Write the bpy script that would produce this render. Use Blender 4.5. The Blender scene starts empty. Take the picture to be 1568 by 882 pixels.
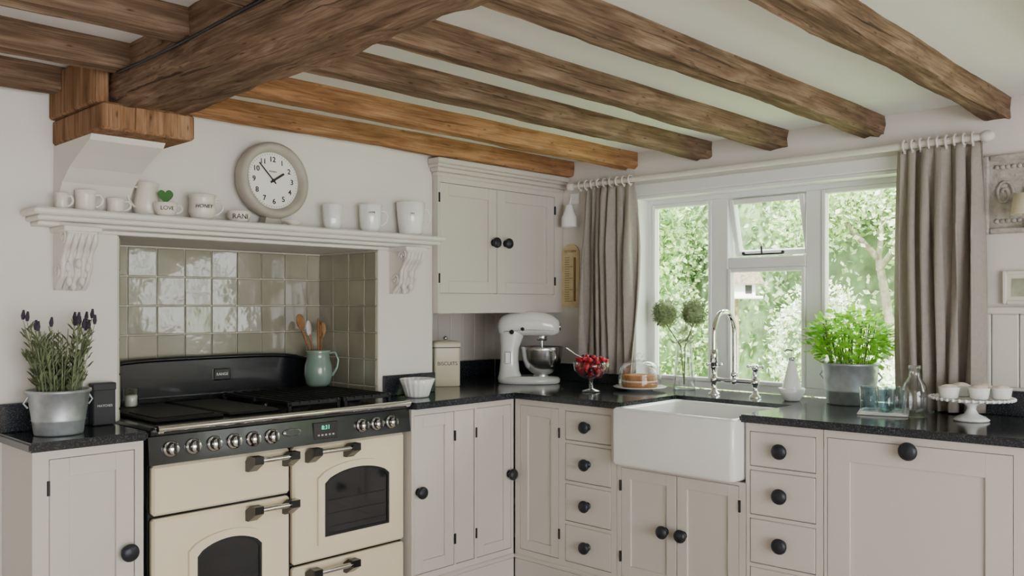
import bpy, bmesh, math, random
import numpy as np
from mathutils import Matrix, Vector
from itertools import product
random.seed(7); np.random.seed(7)
scene=bpy.context.scene
R=math.radians
def T(x,y,z): return Matrix.Translation((x,y,z))
def RX(a): return Matrix.Rotation(R(a),4,'X')
def RY(a): return Matrix.Rotation(R(a),4,'Y')
def RZ(a): return Matrix.Rotation(R(a),4,'Z')
def lin(r,g,b):
    f=lambda c:(c/255/12.92) if c/255<=.04045 else ((c/255+.055)/1.055)**2.4
    return (f(r),f(g),f(b),1)
# ---------------------------------------------------------------- materials
def base(name):
    m=bpy.data.materials.new(name); m.use_nodes=True
    nt=m.node_tree; p=nt.nodes['Principled BSDF']; return m,nt,p
def mat(name,col,rough=.5,metal=0,var=.06,vscale=6,bump=0,bscale=40,coat=0,trans=0,emis=0,spec=.5):
    m,nt,p=base(name); n=nt.nodes; l=nt.links
    tc=n.new('ShaderNodeTexCoord'); no=n.new('ShaderNodeTexNoise'); no.inputs['Scale'].default_value=vscale; no.inputs['Detail'].default_value=4
    l.new(tc.outputs['Object'],no.inputs['Vector'])
    r=n.new('ShaderNodeValToRGB'); c=col
    r.color_ramp.elements[0].position=.3; r.color_ramp.elements[1].position=.7
    r.color_ramp.elements[0].color=(c[0]*(1-var),c[1]*(1-var),c[2]*(1-var),1)
    r.color_ramp.elements[1].color=(min(1,c[0]*(1+var)),min(1,c[1]*(1+var)),min(1,c[2]*(1+var)),1)
    l.new(no.outputs['Fac'],r.inputs['Fac']); l.new(r.outputs['Color'],p.inputs['Base Color'])
    p.inputs['Roughness'].default_value=rough; p.inputs['Metallic'].default_value=metal
    p.inputs['Specular IOR Level'].default_value=spec
    if coat: p.inputs['Coat Weight'].default_value=coat; p.inputs['Coat Roughness'].default_value=.05
    if bump:
        nb=n.new('ShaderNodeTexNoise'); nb.inputs['Scale'].default_value=bscale; nb.inputs['Detail'].default_value=3
        l.new(tc.outputs['Object'],nb.inputs['Vector'])
        b=n.new('ShaderNodeBump'); b.inputs['Strength'].default_value=bump; b.inputs['Distance'].default_value=.01
        l.new(nb.outputs['Fac'],b.inputs['Height']); l.new(b.outputs['Normal'],p.inputs['Normal'])
        if coat: l.new(b.outputs['Normal'],p.inputs['Coat Normal'])
    if trans:
        t=n.new('ShaderNodeBsdfTranslucent'); l.new(r.outputs['Color'],t.inputs['Color'])
        mx=n.new('ShaderNodeMixShader'); mx.inputs[0].default_value=trans
        l.new(p.outputs[0],mx.inputs[1]); l.new(t.outputs[0],mx.inputs[2]); l.new(mx.outputs[0],n['Material Output'].inputs[0])
    if emis:
        l.new(r.outputs['Color'],p.inputs['Emission Color']); p.inputs['Emission Strength'].default_value=emis
    return m
def glassmat(name,tint=(1,1,1,1),edge=.35):
    m,nt,p=base(name); n=nt.nodes; l=nt.links; n.remove(p)
    tr=n.new('ShaderNodeBsdfTransparent'); tr.inputs[0].default_value=tint
    gl=n.new('ShaderNodeBsdfGlossy'); gl.inputs['Roughness'].default_value=.03
    lw=n.new('ShaderNodeLayerWeight'); lw.inputs['Blend'].default_value=edge
    mr=n.new('ShaderNodeMapRange'); mr.inputs['To Min'].default_value=.03; mr.inputs['To Max'].default_value=.75
    l.new(lw.outputs['Facing'],mr.inputs['Value'])
    mx=n.new('ShaderNodeMixShader'); l.new(mr.outputs[0],mx.inputs[0]); l.new(tr.outputs[0],mx.inputs[1]); l.new(gl.outputs[0],mx.inputs[2])
    l.new(mx.outputs[0],n['Material Output'].inputs[0]); return m
def wood(name,c1,c2,c3,axis='X',rough=.9,scale=1,crack=.4):
    m,nt,p=base(name); n=nt.nodes; l=nt.links
    tc=n.new('ShaderNodeTexCoord')
    def mapped(a,b_):
        mp=n.new('ShaderNodeMapping'); s=[a*scale]*3; s['XYZ'.index(axis)]=b_*scale
        mp.inputs['Scale'].default_value=s; l.new(tc.outputs['Object'],mp.inputs['Vector']); return mp
    def noise(mp,sc,det,dist=0):
        q=n.new('ShaderNodeTexNoise'); q.inputs['Scale'].default_value=sc; q.inputs['Detail'].default_value=det; q.inputs['Distortion'].default_value=dist
        l.new(mp.outputs[0],q.inputs['Vector']); return q
    def rng(src,a,b_,c,d):
        mr=n.new('ShaderNodeMapRange'); mr.inputs['From Min'].default_value=a; mr.inputs['From Max'].default_value=b_; mr.inputs['To Min'].default_value=c; mr.inputs['To Max'].default_value=d
        l.new(src,mr.inputs['Value']); return mr
    def mul(a,b_):
        mm=n.new('ShaderNodeMix'); mm.data_type='RGBA'; mm.blend_type='MULTIPLY'; mm.inputs[0].default_value=1
        l.new(a,mm.inputs[6]); l.new(b_,mm.inputs[7]); return mm.outputs[2]
    n1=noise(mapped(11,1.5),2.6,9,1.0)
    r=n.new('ShaderNodeValToRGB'); e=r.color_ramp.elements
    e[0].position=.30;e[0].color=c1;e[1].position=.74;e[1].color=c3
    k=e.new(.50);k.color=c2
    l.new(n1.outputs['Fac'],r.inputs['Fac'])
    n2=noise(mapped(1,1),2.6,5); col=mul(r.outputs['Color'],rng(n2.outputs['Fac'],.3,.7,.80,1.12).outputs[0])
    n3=noise(mapped(110,3.0),1.6,5,.5); col=mul(col,rng(n3.outputs['Fac'],.35,.62,.70,1.12).outputs[0])
    n4=noise(mapped(34,1.0),1.6,3,.8); ck=rng(n4.outputs['Fac'],.30,.345,crack,1.0); col=mul(col,ck.outputs[0])
    vo=n.new('ShaderNodeTexVoronoi'); mp2=mapped(7/scale,2.2/scale); l.new(mp2.outputs[0],vo.inputs['Vector'])
    kr=rng(vo.outputs['Distance'],.04,.15,.4,1); col=mul(col,kr.outputs[0])
    l.new(col,p.inputs['Base Color']); p.inputs['Roughness'].default_value=rough; p.inputs['Specular IOR Level'].default_value=.15
    ad=n.new('ShaderNodeMath'); ad.operation='ADD'; l.new(n3.outputs['Fac'],ad.inputs[0]); l.new(ck.outputs[0],ad.inputs[1])
    b=n.new('ShaderNodeBump'); b.inputs['Strength'].default_value=.7; b.inputs['Distance'].default_value=.007
    l.new(ad.outputs[0],b.inputs['Height']); l.new(b.outputs['Normal'],p.inputs['Normal'])
    return m
def granite():
    m,nt,p=base('black_granite'); n=nt.nodes; l=nt.links
    tc=n.new('ShaderNodeTexCoord'); no=n.new('ShaderNodeTexNoise'); no.inputs['Scale'].default_value=240; no.inputs['Detail'].default_value=2
    l.new(tc.outputs['Object'],no.inputs['Vector']); r=n.new('ShaderNodeValToRGB'); e=r.color_ramp.elements
    e[0].position=.50;e[0].color=(.014,.016,.020,1);e[1].position=.78;e[1].color=(.10,.11,.12,1)
    l.new(no.outputs['Fac'],r.inputs['Fac']); l.new(r.outputs['Color'],p.inputs['Base Color']); p.inputs['Roughness'].default_value=.13
    return m
M_wall=mat('wall_plaster',lin(227,221,214),.85,var=.02,vscale=2,bump=.06,bscale=25)
M_ceil=mat('ceiling_plaster',lin(240,240,240),.9,var=.015,vscale=2,bump=.05,bscale=20)
M_cab=mat('cabinet_paint',lin(207,199,190),.45,var=.015,vscale=3)
M_trim=mat('trim_paint',lin(227,222,214),.45,var=.015,vscale=3)
M_win=mat('window_paint',lin(240,240,240),.35,var=.01)
M_floor=mat('floor_tile_stone',lin(172,160,146),.5,var=.2,vscale=3)
M_gran=granite()
M_black=mat('range_black_enamel',lin(20,21,24),.22,var=.1,coat=.25)
M_iron=mat('cast_iron_black',lin(22,22,25),.5,var=.2,bump=.1,bscale=120)
M_knob=mat('pewter_black_knob',lin(50,52,58),.42,metal=.5,var=.15,vscale=30)
M_cream=mat('range_cream_enamel',lin(234,218,188),.2,var=.01,coat=.5)
M_chrome=mat('polished_chrome',(.82,.82,.83,1),.09,metal=1,var=.02)
M_steel=mat('brushed_steel',(.62,.62,.63,1),.25,metal=1,var=.05,vscale=30)
M_oven=mat('oven_glass_dark',lin(34,34,38),.07,var=.3,coat=.6)
M_grout=mat('tile_grout',lin(202,197,180),.8,var=.05)
M_tiles=[mat('glazed_tile_sage_%d'%i,lin(*c),.10,var=.07,vscale=7,bump=.24,bscale=9,coat=.8) for i,c in enumerate(((150,146,128),(146,143,125),(153,149,130),(149,145,124)))]
M_porc=mat('white_porcelain',lin(242,242,240),.15,var=.01,coat=.4)
M_cup=mat('cream_pottery',lin(226,219,207),.3,var=.04,coat=.2)
M_ink=mat('black_ink',lin(40,38,36),.6,var=.1)
M_clockrim=mat('clock_rim_stone',lin(172,165,152),.5,var=.12,vscale=12)
M_clockface=mat('clock_face',lin(240,238,230),.4,var=.02)
M_mixer=mat('mixer_enamel',lin(232,232,230),.15,var=.01,coat=.6)
M_linen=mat('curtain_linen',lin(186,176,168),.9,var=.06,vscale=60,bump=.15,bscale=220,trans=.28)
M_galv=mat('galvanised_zinc',lin(172,177,181),.42,metal=.6,var=.22,vscale=22)
M_soil=mat('soil',lin(50,38,28),.95,var=.3,vscale=50)
M_lav=mat('lavender_leaf',lin(132,144,106),.7,var=.25,vscale=30,trans=.2)
M_lavf=mat('lavender_flower',lin(58,50,64),.8,var=.3,vscale=60)
M_basil=mat('basil_leaf',lin(158,214,70),.45,var=.25,vscale=14,trans=.5)
M_top=mat('topiary_leaf',lin(158,172,130),.7,var=.3,vscale=60,trans=.3)
M_glass=glassmat('clear_glass',(.97,.98,.98,1))
M_bglass=glassmat('pale_blue_glass',(.80,.90,.94,1),.45)
M_pane=glassmat('window_glass',(.98,.99,.98,1),.06)
M_jug=mat('celadon_glaze',lin(128,150,138),.2,var=.06,coat=.5)
M_spoon=wood('utensil_wood',lin(130,92,60),lin(165,122,82),lin(190,150,105),'Z',crack=.9)
M_tin=mat('cream_tin',lin(216,208,180),.35,var=.03)
M_berry=mat('raspberry_red',lin(176,24,44),.35,var=.45,vscale=40)
M_berry2=mat('blueberry_dark',lin(60,24,50),.4,var=.3,vscale=40)
M_cake=mat('sponge_cake',lin(176,120,70),.9,var=.2,vscale=60,bump=.3,bscale=160)
M_jam=mat('cake_cream_filling',lin(235,215,205),.6,var=.2,vscale=70)
M_slate=mat('slate_black',lin(44,44,47),.6,var=.15)
M_cloth=mat('white_cloth',lin(232,232,230),.9,var=.03,bump=.1,bscale=200)
M_sign=mat('enamel_sign_cream',lin(208,190,146),.4,var=.12,vscale=30)
M_signd=mat('sign_brown',lin(130,98,56),.5,var=.1)
M_frame=mat('plaster_frame_grey',lin(180,174,167),.7,var=.25,vscale=40,bump=.4,bscale=90)
M_mat=mat('picture_print',lin(168,172,150),.6,var=.3,vscale=14)
M_shade=mat('lamp_shade_cream',lin(238,228,205),.8,var=.02,trans=.3)
M_led=mat('display_green',(.05,.8,.5,1),.5,emis=1.0)
M_old=wood('oak_aged',lin(94,74,58),lin(122,98,79),lin(152,128,108),'X')
M_oldY=wood('oak_aged_beam',lin(96,75,60),lin(126,101,82),lin(158,132,112),'Y')
M_pine=wood('pine_orange',lin(134,96,64),lin(164,120,84),lin(184,142,106),'X',crack=.6)
M_pineZ=wood('oak_bracket',lin(116,84,60),lin(148,110,80),lin(170,134,104),'Z',crack=.5)
M_leafA=mat('garden_leaf_mid',lin(160,190,118),.6,var=.35,vscale=2,trans=.45)  # this green and the next are paled, painting in overexposed daylight
M_leafB=mat('garden_leaf_pale',lin(216,228,188),.6,var=.2,vscale=3,trans=.45)
M_leafC=mat('garden_leaf_dark',lin(98,134,78),.6,var=.35,vscale=2,trans=.35)
M_leafW=mat('garden_blossom_white',lin(240,242,228),.6,var=.05,vscale=3,trans=.4)
M_hedge=mat('hedge_inner',lin(96,120,80),.9,var=.5,vscale=7,bump=1,bscale=9)
M_lawn=mat('lawn_grass',lin(165,190,120),.9,var=.2,vscale=9)
M_thatch=mat('thatch_straw',lin(150,136,115),.95,var=.3,vscale=40,bump=.6,bscale=80)
M_bark=mat('tree_bark',lin(128,124,104),.95,var=.3,vscale=20,bump=.6,bscale=40)
M_stem=mat('plant_stem',lin(110,125,70),.7,var=.2)
M_tag=mat('silver_badge',(.6,.6,.62,1),.3,metal=1,var=.05)
M_succ=mat('heart_succulent',lin(58,112,48),.4,var=.15)
# ---------------------------------------------------------------- builder
class B:
    def __init__(s,name): s.name=name; s.v=[];s.f=[];s.mi=[];s.sm=[];s.mats=[];s.M=Matrix.Identity(4)
    def m(s,mt):
        if mt not in s.mats: s.mats.append(mt)
        return s.mats.index(mt)
    def add(s,vs,fs,mt,smooth=False):
        o=len(s.v); k=s.m(mt); M=s.M
        for p in vs: s.v.append(tuple(M@Vector(p)))
        for f in fs: s.f.append(tuple(o+i for i in f)); s.mi.append(k); s.sm.append(smooth)
    def box(s,x0,x1,y0,y1,z0,z1,mt,c=0):
        if c<=0:
            vs=[(x,y,z) for x in(x0,x1) for y in(y0,y1) for z in(z0,z1)]
            s.add(vs,[(0,1,3,2),(4,6,7,5),(0,4,5,1),(2,3,7,6),(0,2,6,4),(1,5,7,3)],mt); return
        ce=((x0+x1)/2,(y0+y1)/2,(z0+z1)/2); h=(abs(x1-x0)/2,abs(y1-y0)/2,abs(z1-z0)/2); c=min(c,min(h)*.9)
        vs=[];ix={}
        for sg in product((-1,1),repeat=3):
            for a in range(3):
                ix[(sg,a)]=len(vs); vs.append(tuple(ce[i]+sg[i]*(h[i] if i==a else h[i]-c) for i in range(3)))
        fs=[]
        def S(d): return tuple(d[i] for i in range(3))
        for a in range(3):
            b,cc=[i for i in range(3) if i!=a]
            for g in(-1,1):
                fs.append([ix[(S({a:g,b:p,cc:q}),a)] for p,q in((-1,-1),(1,-1),(1,1),(-1,1))])
        for a,b in((0,1),(0,2),(1,2)):
            c3=3-a-b
            for ga,gb in product((-1,1),repeat=2):
                lo=S({a:ga,b:gb,c3:-1});hi=S({a:ga,b:gb,c3:1})
                fs.append([ix[(lo,a)],ix[(hi,a)],ix[(hi,b)],ix[(lo,b)]])
        for sg in product((-1,1),repeat=3): fs.append([ix[(sg,0)],ix[(sg,1)],ix[(sg,2)]])
        s.add(vs,fs,mt)
    def loft(s,rings,mt,smooth=True,cap=True,close=False):
        n=len(rings[0]); vs=[p for r in rings for p in r]; fs=[]
        m=len(rings)
        for i in range(m if close else m-1):
            j=(i+1)%m
            for k in range(n):
                k2=(k+1)%n; fs.append((i*n+k,i*n+k2,j*n+k2,j*n+k))
        s.add(vs,fs,mt,smooth)
        if cap and not close:
            s.add(rings[0],[tuple(range(n))],mt); s.add(rings[-1],[tuple(range(n))],mt)
    def lathe(s,prof,mt,c=(0,0,0),seg=32,smooth=True,cap=False,wave=0,wn=0):
        rings=[]
        for r,z in prof:
            rings.append([(c[0]+(r*(1+wave*math.cos(wn*2*math.pi*k/seg)))*math.cos(2*math.pi*k/seg),c[1]+(r*(1+wave*math.cos(wn*2*math.pi*k/seg)))*math.sin(2*math.pi*k/seg),c[2]+z) for k in range(seg)])
        s.loft(rings,mt,smooth,cap)
    def cyl(s,r,z0,z1,mt,c=(0,0,0),seg=24,b=.0):
        if b: s.lathe([(r-b,z0),(r,z0+b),(r,z1-b),(r-b,z1)],mt,c,seg,cap=True)
        else: s.lathe([(r,z0),(r,z1)],mt,c,seg,cap=True)
    def sph(s,c,r,mt,seg=16,rings=10):
        if not hasattr(r,'__len__'): r=(r,r,r)
        rr=[]
        for i in range(rings+1):
            a=-math.pi/2+math.pi*i/rings; cr=max(math.cos(a),.001)
            rr.append([(c[0]+r[0]*cr*math.cos(2*math.pi*k/seg),c[1]+r[1]*cr*math.sin(2*math.pi*k/seg),c[2]+r[2]*math.sin(a)) for k in range(seg)])
        s.loft(rr,mt,True,False)
    def tube(s,pts,rad,mt,seg=10,cap=True,close=False):
        P=[Vector(p) for p in pts]; n=len(P)
        if not hasattr(rad,'__len__'): rad=[rad]*n
        rings=[]; nrm=None
        for i in range(n):
            if close: t=(P[(i+1)%n]-P[i-1])
            else: t=(P[min(i+1,n-1)]-P[max(i-1,0)])
            t.normalize()
            if nrm is None:
                a=Vector((0,0,1)) if abs(t.z)<.9 else Vector((1,0,0)); nrm=t.cross(a).normalized()
            else: nrm=(nrm-t*nrm.dot(t)); nrm.normalize()
            bn=t.cross(nrm)
            rings.append([tuple(P[i]+(nrm*math.cos(2*math.pi*k/seg)+bn*math.sin(2*math.pi*k/seg))*rad[i]) for k in range(seg)])
        s.loft(rings,mt,True,cap,close)
    def prism(s,poly,a0,a1,mt,axis='y'):
        def P(p,a):
            if axis=='y': return (p[0],a,p[1])
            if axis=='x': return (a,p[0],p[1])
            return (p[0],p[1],a)
        n=len(poly); vs=[P(p,a0) for p in poly]+[P(p,a1) for p in poly]
        s.add(vs,[tuple(range(n)),tuple(range(n,2*n))]+[(i,(i+1)%n,n+(i+1)%n,n+i) for i in range(n)],mt)
    def ring(s,po,pi,a0,a1,mt):
        def P(p,a): return (p[0],a,p[1])
        n=len(po); vs=[P(p,a0) for p in po]+[P(p,a0) for p in pi]+[P(p,a1) for p in po]+[P(p,a1) for p in pi]; fs=[]
        for i in range(n):
            j=(i+1)%n; fs+=[(i,j,n+j,n+i),(2*n+i,2*n+j,3*n+j,3*n+i),(i,j,2*n+j,2*n+i),(n+i,n+j,3*n+j,3*n+i)]
        s.add(vs,fs,mt)
    def holes(s,x0,x1,z0,z1,hs,y0,y1,mt):
        xs=sorted(set([x0,x1]+[h[0] for h in hs]+[h[1] for h in hs]))
        for i in range(len(xs)-1):
            xa,xb=xs[i],xs[i+1]; xm=(xa+xb)/2
            cut=sorted([(h[2],h[3]) for h in hs if h[0]<xm<h[1]]); z=z0
            for c0,c1 in cut:
                if c0>z: s.box(xa,xb,y0,y1,z,c0,mt)
                z=max(z,c1)
            if z<z1: s.box(xa,xb,y0,y1,z,z1,mt)
    def text(s,txt,size,mt,M,ext=.0006,cyl=None,font_w=0,shear=0):
        cu=bpy.data.curves.new('t','FONT'); cu.body=txt; cu.size=size; cu.extrude=ext; cu.align_x='CENTER'; cu.align_y='CENTER'; cu.offset=font_w; cu.shear=shear
        o=bpy.data.objects.new('t',cu); scene.collection.objects.link(o)
        dg=bpy.context.evaluated_depsgraph_get(); me=o.evaluated_get(dg).to_mesh()
        vs=[v.co.copy() for v in me.vertices]; fs=[tuple(p.vertices) for p in me.polygons]
        if cyl: vs=[Vector(((cyl+v.z)*math.sin(v.x/cyl),-(cyl+v.z)*math.cos(v.x/cyl),v.y)) for v in vs]
        old=s.M; s.M=old@M; s.add(vs,fs,mt); s.M=old
        o.evaluated_get(dg).to_mesh_clear(); bpy.data.objects.remove(o); bpy.data.curves.remove(cu)
    def done(s,recalc=True):
        vs=np.array(s.v,dtype=float); org=Vector((0,0,0))
        if len(vs):
            mn=vs.min(0);mx=vs.max(0); org=Vector(((mn[0]+mx[0])/2,(mn[1]+mx[1])/2,mn[2]))
        me=bpy.data.meshes.new(s.name); me.from_pydata((vs-np.array(org)).tolist(),[],s.f)
        for m_ in s.mats: me.materials.append(m_)
        me.polygons.foreach_set('material_index',s.mi); me.polygons.foreach_set('use_smooth',s.sm); me.update()
        if recalc:
            bm=bmesh.new(); bm.from_mesh(me); bmesh.ops.recalc_face_normals(bm,faces=bm.faces); bm.to_mesh(me); bm.free()
        o=bpy.data.objects.new(s.name,me); o.location=org; scene.collection.objects.link(o); return o
def rr(cx,cy,w,d,r,z,n=5):
    pts=[]
    for q,(sx,sy) in enumerate(((1,1),(-1,1),(-1,-1),(1,-1))):
        for i in range(n+1):
            a=math.pi/2*q+math.pi/2*i/n
            pts.append((cx+sx*(w/2-r)+r*math.cos(a),cy+sy*(d/2-r)+r*math.sin(a),z))
    return pts
# ---------------------------------------------------------------- room shell
CE=2.045
def one(name,*a):
    b=B(name); b.box(*a); return b.done()
one('floor',-2.6,3.75,-2.6,3.75,-.05,0,M_floor)
one('ceiling',-2.6,3.75,-2.6,3.75,CE,CE+.08,M_ceil)
XN0,XN1,YB=1.202,2.312,3.467   # range niche
one('wall_north',-2.6,3.62,3.5,3.6,0,CE,M_wall)
one('wall_north',-2.6,XN0,3.02,3.5,0,CE,M_wall)
one('wall_north',XN1,2.618,3.02,3.5,0,CE,M_wall)
one('wall_north',XN0,XN1,3.02,3.5,1.535,CE,M_wall)
for (y0,y1,z0,z1) in((2.53,3.5,0,CE),(1.13,2.53,0,.87),(1.13,2.53,1.83,CE),(.35,1.13,0,CE),(-1.9,.35,0,.95),(-1.9,.35,1.83,CE),(-2.6,-1.9,0,CE)):
    one('wall_east',3.5,3.7,y0,y1,z0,z1,M_wall)
one('wall_west',-2.7,-2.6,-2.6,3.6,0,CE,M_wall)
b=B('wall_south'); b.holes(-2.6,3.6,0,CE,[(-1.4,1.8,.25,1.95)],-2.7,-2.6,M_wall); b.done()
b=B('fill_window_south')  # added south opening and frame, out of view, to let fill light in
for x in(-1.4,-.35,.7,1.74): b.box(x,x+.06,-2.68,-2.62,.25,1.95,M_win,.004)
b.box(-1.4,1.8,-2.68,-2.62,.25,.31,M_win,.004); b.box(-1.4,1.8,-2.68,-2.62,1.89,1.95,M_win,.004); b.box(-1.4,1.8,-2.68,-2.62,1.35,1.39,M_win,.004); b.done()
b=B('window_3')
for y in(-1.9,-1.2,-.5,.30): b.box(3.60,3.66,y,y+.05,.95,1.83,M_win,.004)
for z in(.95,1.785,1.42): b.box(3.60,3.66,-1.9,.35,z,z+.04,M_win,.004)
b.done()
b=B('trim_1'); b.M=T(3.5,1.13,0)@RZ(-90)
b.box(0.0,.75,-.025,-.003,1.265,1.29,M_trim,.004)
x=0.02
while x<.72: b.box(x,x+.088,-.012,-.002,1.0,1.265,M_trim,.004); x+=.0905
b.done()
b=B('trim_2')
x=2.63
while x<3.4: b.box(x,x+.085,3.486,3.498,.99,1.258,M_cab,.004); x+=.0875
b.done()
b=B('trim_3')
b.box(1.13,2.52,3.006,3.02,1.535,1.548,M_trim,.003)
b.done()
# tiles
b=B('tile_splashback')
b.box(XN0+.001,XN1-.001,YB-.006,YB+.002,.88,1.533,M_grout); b.box(XN1-.006,XN1,3.02,YB-.006,.88,1.533,M_grout); b.box(XN0,XN0+.006,3.02,YB-.006,.88,1.533,M_grout)
p=.117; g=.0022
for r in range(6):
    z1=1.528-p*r; z0=z1-p
    if r>=5: z0=.90
    for c in range(-3,9):
        x0=max(1.532+p*c,XN0+.008); x1=min(1.532+p*(c+1),XN1-.008)
        if x1-x0<.02: continue
        ce=((x0+x1)/2,YB-.008,(z0+z1)/2)
        b.M=T(*ce)@RX(random.uniform(-1.4,1.4))@RZ(random.uniform(-1.4,1.4))
        b.box(x0-ce[0]+g,x1-ce[0]-g,-.006,.004,z0-ce[2]+g,z1-ce[2]-g,random.choice(M_tiles),.0025)
    for c in range(4):
        y1=YB-.012-p*c; y0=max(y1-p,3.022)
        for xx in(XN1-.008,XN0+.008):
            ce=(xx,(y0+y1)/2,(z0+z1)/2); b.M=T(*ce)@RY(random.uniform(-1,1))@RZ(random.uniform(-1,1))
            b.box(-.005,.005,y0-ce[1]+g,y1-ce[1]-g,z0-ce[2]+g,z1-ce[2]-g,random.choice(M_tiles),.0025)
b.M=Matrix.Identity(4); b.done()
# ---------------------------------------------------------------- beams
def beam(b,p0,p1,w,h,mt,jit=.006,n=26,ch=.012):
    P0=Vector(p0);P1=Vector(p1);d=(P1-P0).normalized();side=Vector((-d.y,d.x,0));up=Vector((0,0,1))
    ph=[random.uniform(0,6.28) for _ in range(24)]
    rings=[]
    for i in range(n+1):
        t=i/n; c=P0.lerp(P1,t); L=(P1-P0).length*t
        pts=[(-w/2,h),(-w/2,h*.5),(-w/2,ch),(-w/2+ch,0),(-w*.2,0),(w*.2,0),(w/2-ch,0),(w/2,ch),(w/2,h*.5),(w/2,h)]
        rg=[]
        for k,(a,z) in enumerate(pts):
            ja=jit*(math.sin(L*3.1+ph[k])+.6*math.sin(L*9.7+ph[k+10])+random.uniform(-.3,.3)); jz=0 if z==h else jit*(math.sin(L*2.3+ph[k+4])+.6*math.sin(L*8+ph[k+10])+random.uniform(-.3,.3))
            rg.append(tuple(c+side*(a+ja)+up*(z+jz)))
        rings.append(rg)
    b.loft(rings,mt,False,True)
def bx(y): return 1.150-(2.66-y)*.025
for yy,mt,w in((2.906,M_pine,.075),(2.499,M_pine,.085),(2.091,M_old,.088),(1.718,M_old,.088),(1.313,M_old,.088),(.864,M_old,.088),(.42,M_old,.085),(-.03,M_old,.085),(-.5,M_old,.085),(-.97,M_old,.085),(-1.45,M_old,.085),(-1.95,M_old,.085)):
    b=B('ceiling_joist'); beam(b,(bx(yy)+.105,yy+w/2,1.970),(3.499,yy+w/2,1.970),w,.085,mt,.0040,44,.008); b.done()
    b=B('ceiling_joist'); beam(b,(-2.59,yy+w/2,1.970),(bx(yy)-.105,yy+w/2,1.970),w,.085,M_old,.0040,44,.008); b.done()
b=B('ceiling_beam'); beam(b,(bx(-2.59),-2.59,1.90),(bx(2.66),2.66,1.895),.235,.16,M_oldY,.009,110,.024)
b.done()
b=B('beam_cable'); pts=[]
for i in range(60):
    y=-2.5+5.05*i/59; pts.append((bx(y)-.132,y,1.966+.004*math.sin(y*5)))
b.tube(pts,.004,M_iron,6); b.done()
b=B('beam_corbel')
b.box(.995,1.275,2.60,3.018,1.812,1.893,M_pineZ,.008)
b.box(.985,1.03,2.64,3.018,1.894,2.04,M_pineZ,.006); b.box(1.03,1.27,2.70,3.018,1.894,2.04,M_pineZ,.006)
b.done()
b=B('trim_4')
prof=[(3.019,1.811),(2.70,1.811),(2.715,1.795),(2.80,1.765),(2.88,1.73),(2.94,1.69),(2.975,1.65),(2.99,1.602),(3.019,1.602)]
b.prism(prof,1.0,1.225,M_wall,'x'); b.done()
# ---------------------------------------------------------------- mantel shelf
b=B('mantel_shelf')
b.box(.90,2.575,2.875,3.019,1.578,1.60,M_trim,.006); b.box(.915,2.56,2.895,3.019,1.562,1.578,M_trim,.005)
b.box(.93,2.545,2.94,3.019,1.548,1.562,M_trim,.004); b.done()
def corbel(xc):
    b=B('carved_corbel')
    pr=[(3.019,1.547),(2.90,1.547),(2.893,1.525),(2.90,1.50),(2.925,1.475),(2.945,1.445),(2.945,1.42),(2.955,1.39),(2.98,1.365),(3.0,1.35),(3.019,1.345)]
    b.box(xc-.058,xc+.058,2.885,3.019,1.53,1.548,M_trim,.003)
    b.prism(pr,xc-.046,xc+.046,M_trim,'x')
    front=pr[2:10]
    for k in range(5):
        x=xc-.040+.020*k
        pts=[(x,p[0]-.001,p[1]) for i,p in enumerate(front)]
        pp=[]
        for i in range(len(pts)-1):
            for t in(0,.33,.66): pp.append(tuple(pts[i][j]*(1-t)+pts[i+1][j]*t for j in range(3)))
        pp.append(pts[-1]); n=len(pp)
        b.tube(pp,[.0055+.0045*abs(math.sin(3.14*3*i/n)) for i in range(n)],M_trim,8)
    for sx in(-1,1):
        for (cy,cz,r0) in((2.925,1.510,.026),(2.975,1.405,.022)):
            pts=[(xc+sx*.047,cy+ (r0*(1-a/11))*math.cos(a*1.0),cz+(r0*(1-a/11))*math.sin(a*1.0)) for a in np.linspace(0,9.5,30)]
            b.tube(pts,.0045,M_trim,6)
    for k,(x,z,y) in enumerate(((xc-.02,1.375,2.955),(xc+.02,1.375,2.955),(xc,1.36,2.975),(xc-.03,1.42,2.935),(xc+.03,1.42,2.935),(xc,1.43,2.93))):
        b.sph((x,y,z),(.010,.012,.017),M_trim,10,6)
    b.done()
corbel(1.045); corbel(2.415)
# ---------------------------------------------------------------- worktops
def slab(b,poly,z0,z1,mt,bev=.006):
    bm=bmesh.new(); vs=[bm.verts.new((x,y,z0)) for x,y in poly]; f=bm.faces.new(vs)
    ex=bmesh.ops.extrude_face_region(bm,geom=[f]); vv=[e for e in ex['geom'] if isinstance(e,bmesh.types.BMVert)]
    bmesh.ops.translate(bm,verts=vv,vec=(0,0,z1-z0))
    bmesh.ops.recalc_face_normals(bm,faces=bm.faces)
    bmesh.ops.bevel(bm,geom=list(bm.edges),offset=bev,segments=2,affect='EDGES')
    bm.verts.index_update(); b.add([tuple(v.co) for v in bm.verts],[tuple(v.index for v in f.verts) for f in bm.faces],mt); bm.free()
b=B('granite_worktop')
slab(b,[(2.262,2.71),(2.845,2.71),(2.845,2.122),(3.255,2.122),(3.255,1.59),(2.845,1.59),(2.92,.50),(3.499,.50),(3.499,1.135),(3.59,1.135),(3.59,2.525),(3.499,2.525),(3.499,3.499),(2.622,3.499),(2.622,3.018),(2.262,3.018)],.872,.90,M_gran)
b.box(2.33,2.617,2.996,3.017,.90,.99,M_gran,.003); b.box(2.62,3.48,3.475,3.498,.90,.99,M_gran,.003)
b.box(3.476,3.498,2.535,3.47,.90,.99,M_gran,.003); b.box(3.476,3.498,.50,1.125,.90,.99,M_gran,.003)
b.done()
b=B('granite_worktop')
slab(b,[(.835,2.715),(1.178,2.715),(1.178,3.018),(.835,3.018)],.872,.90,M_gran)
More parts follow.
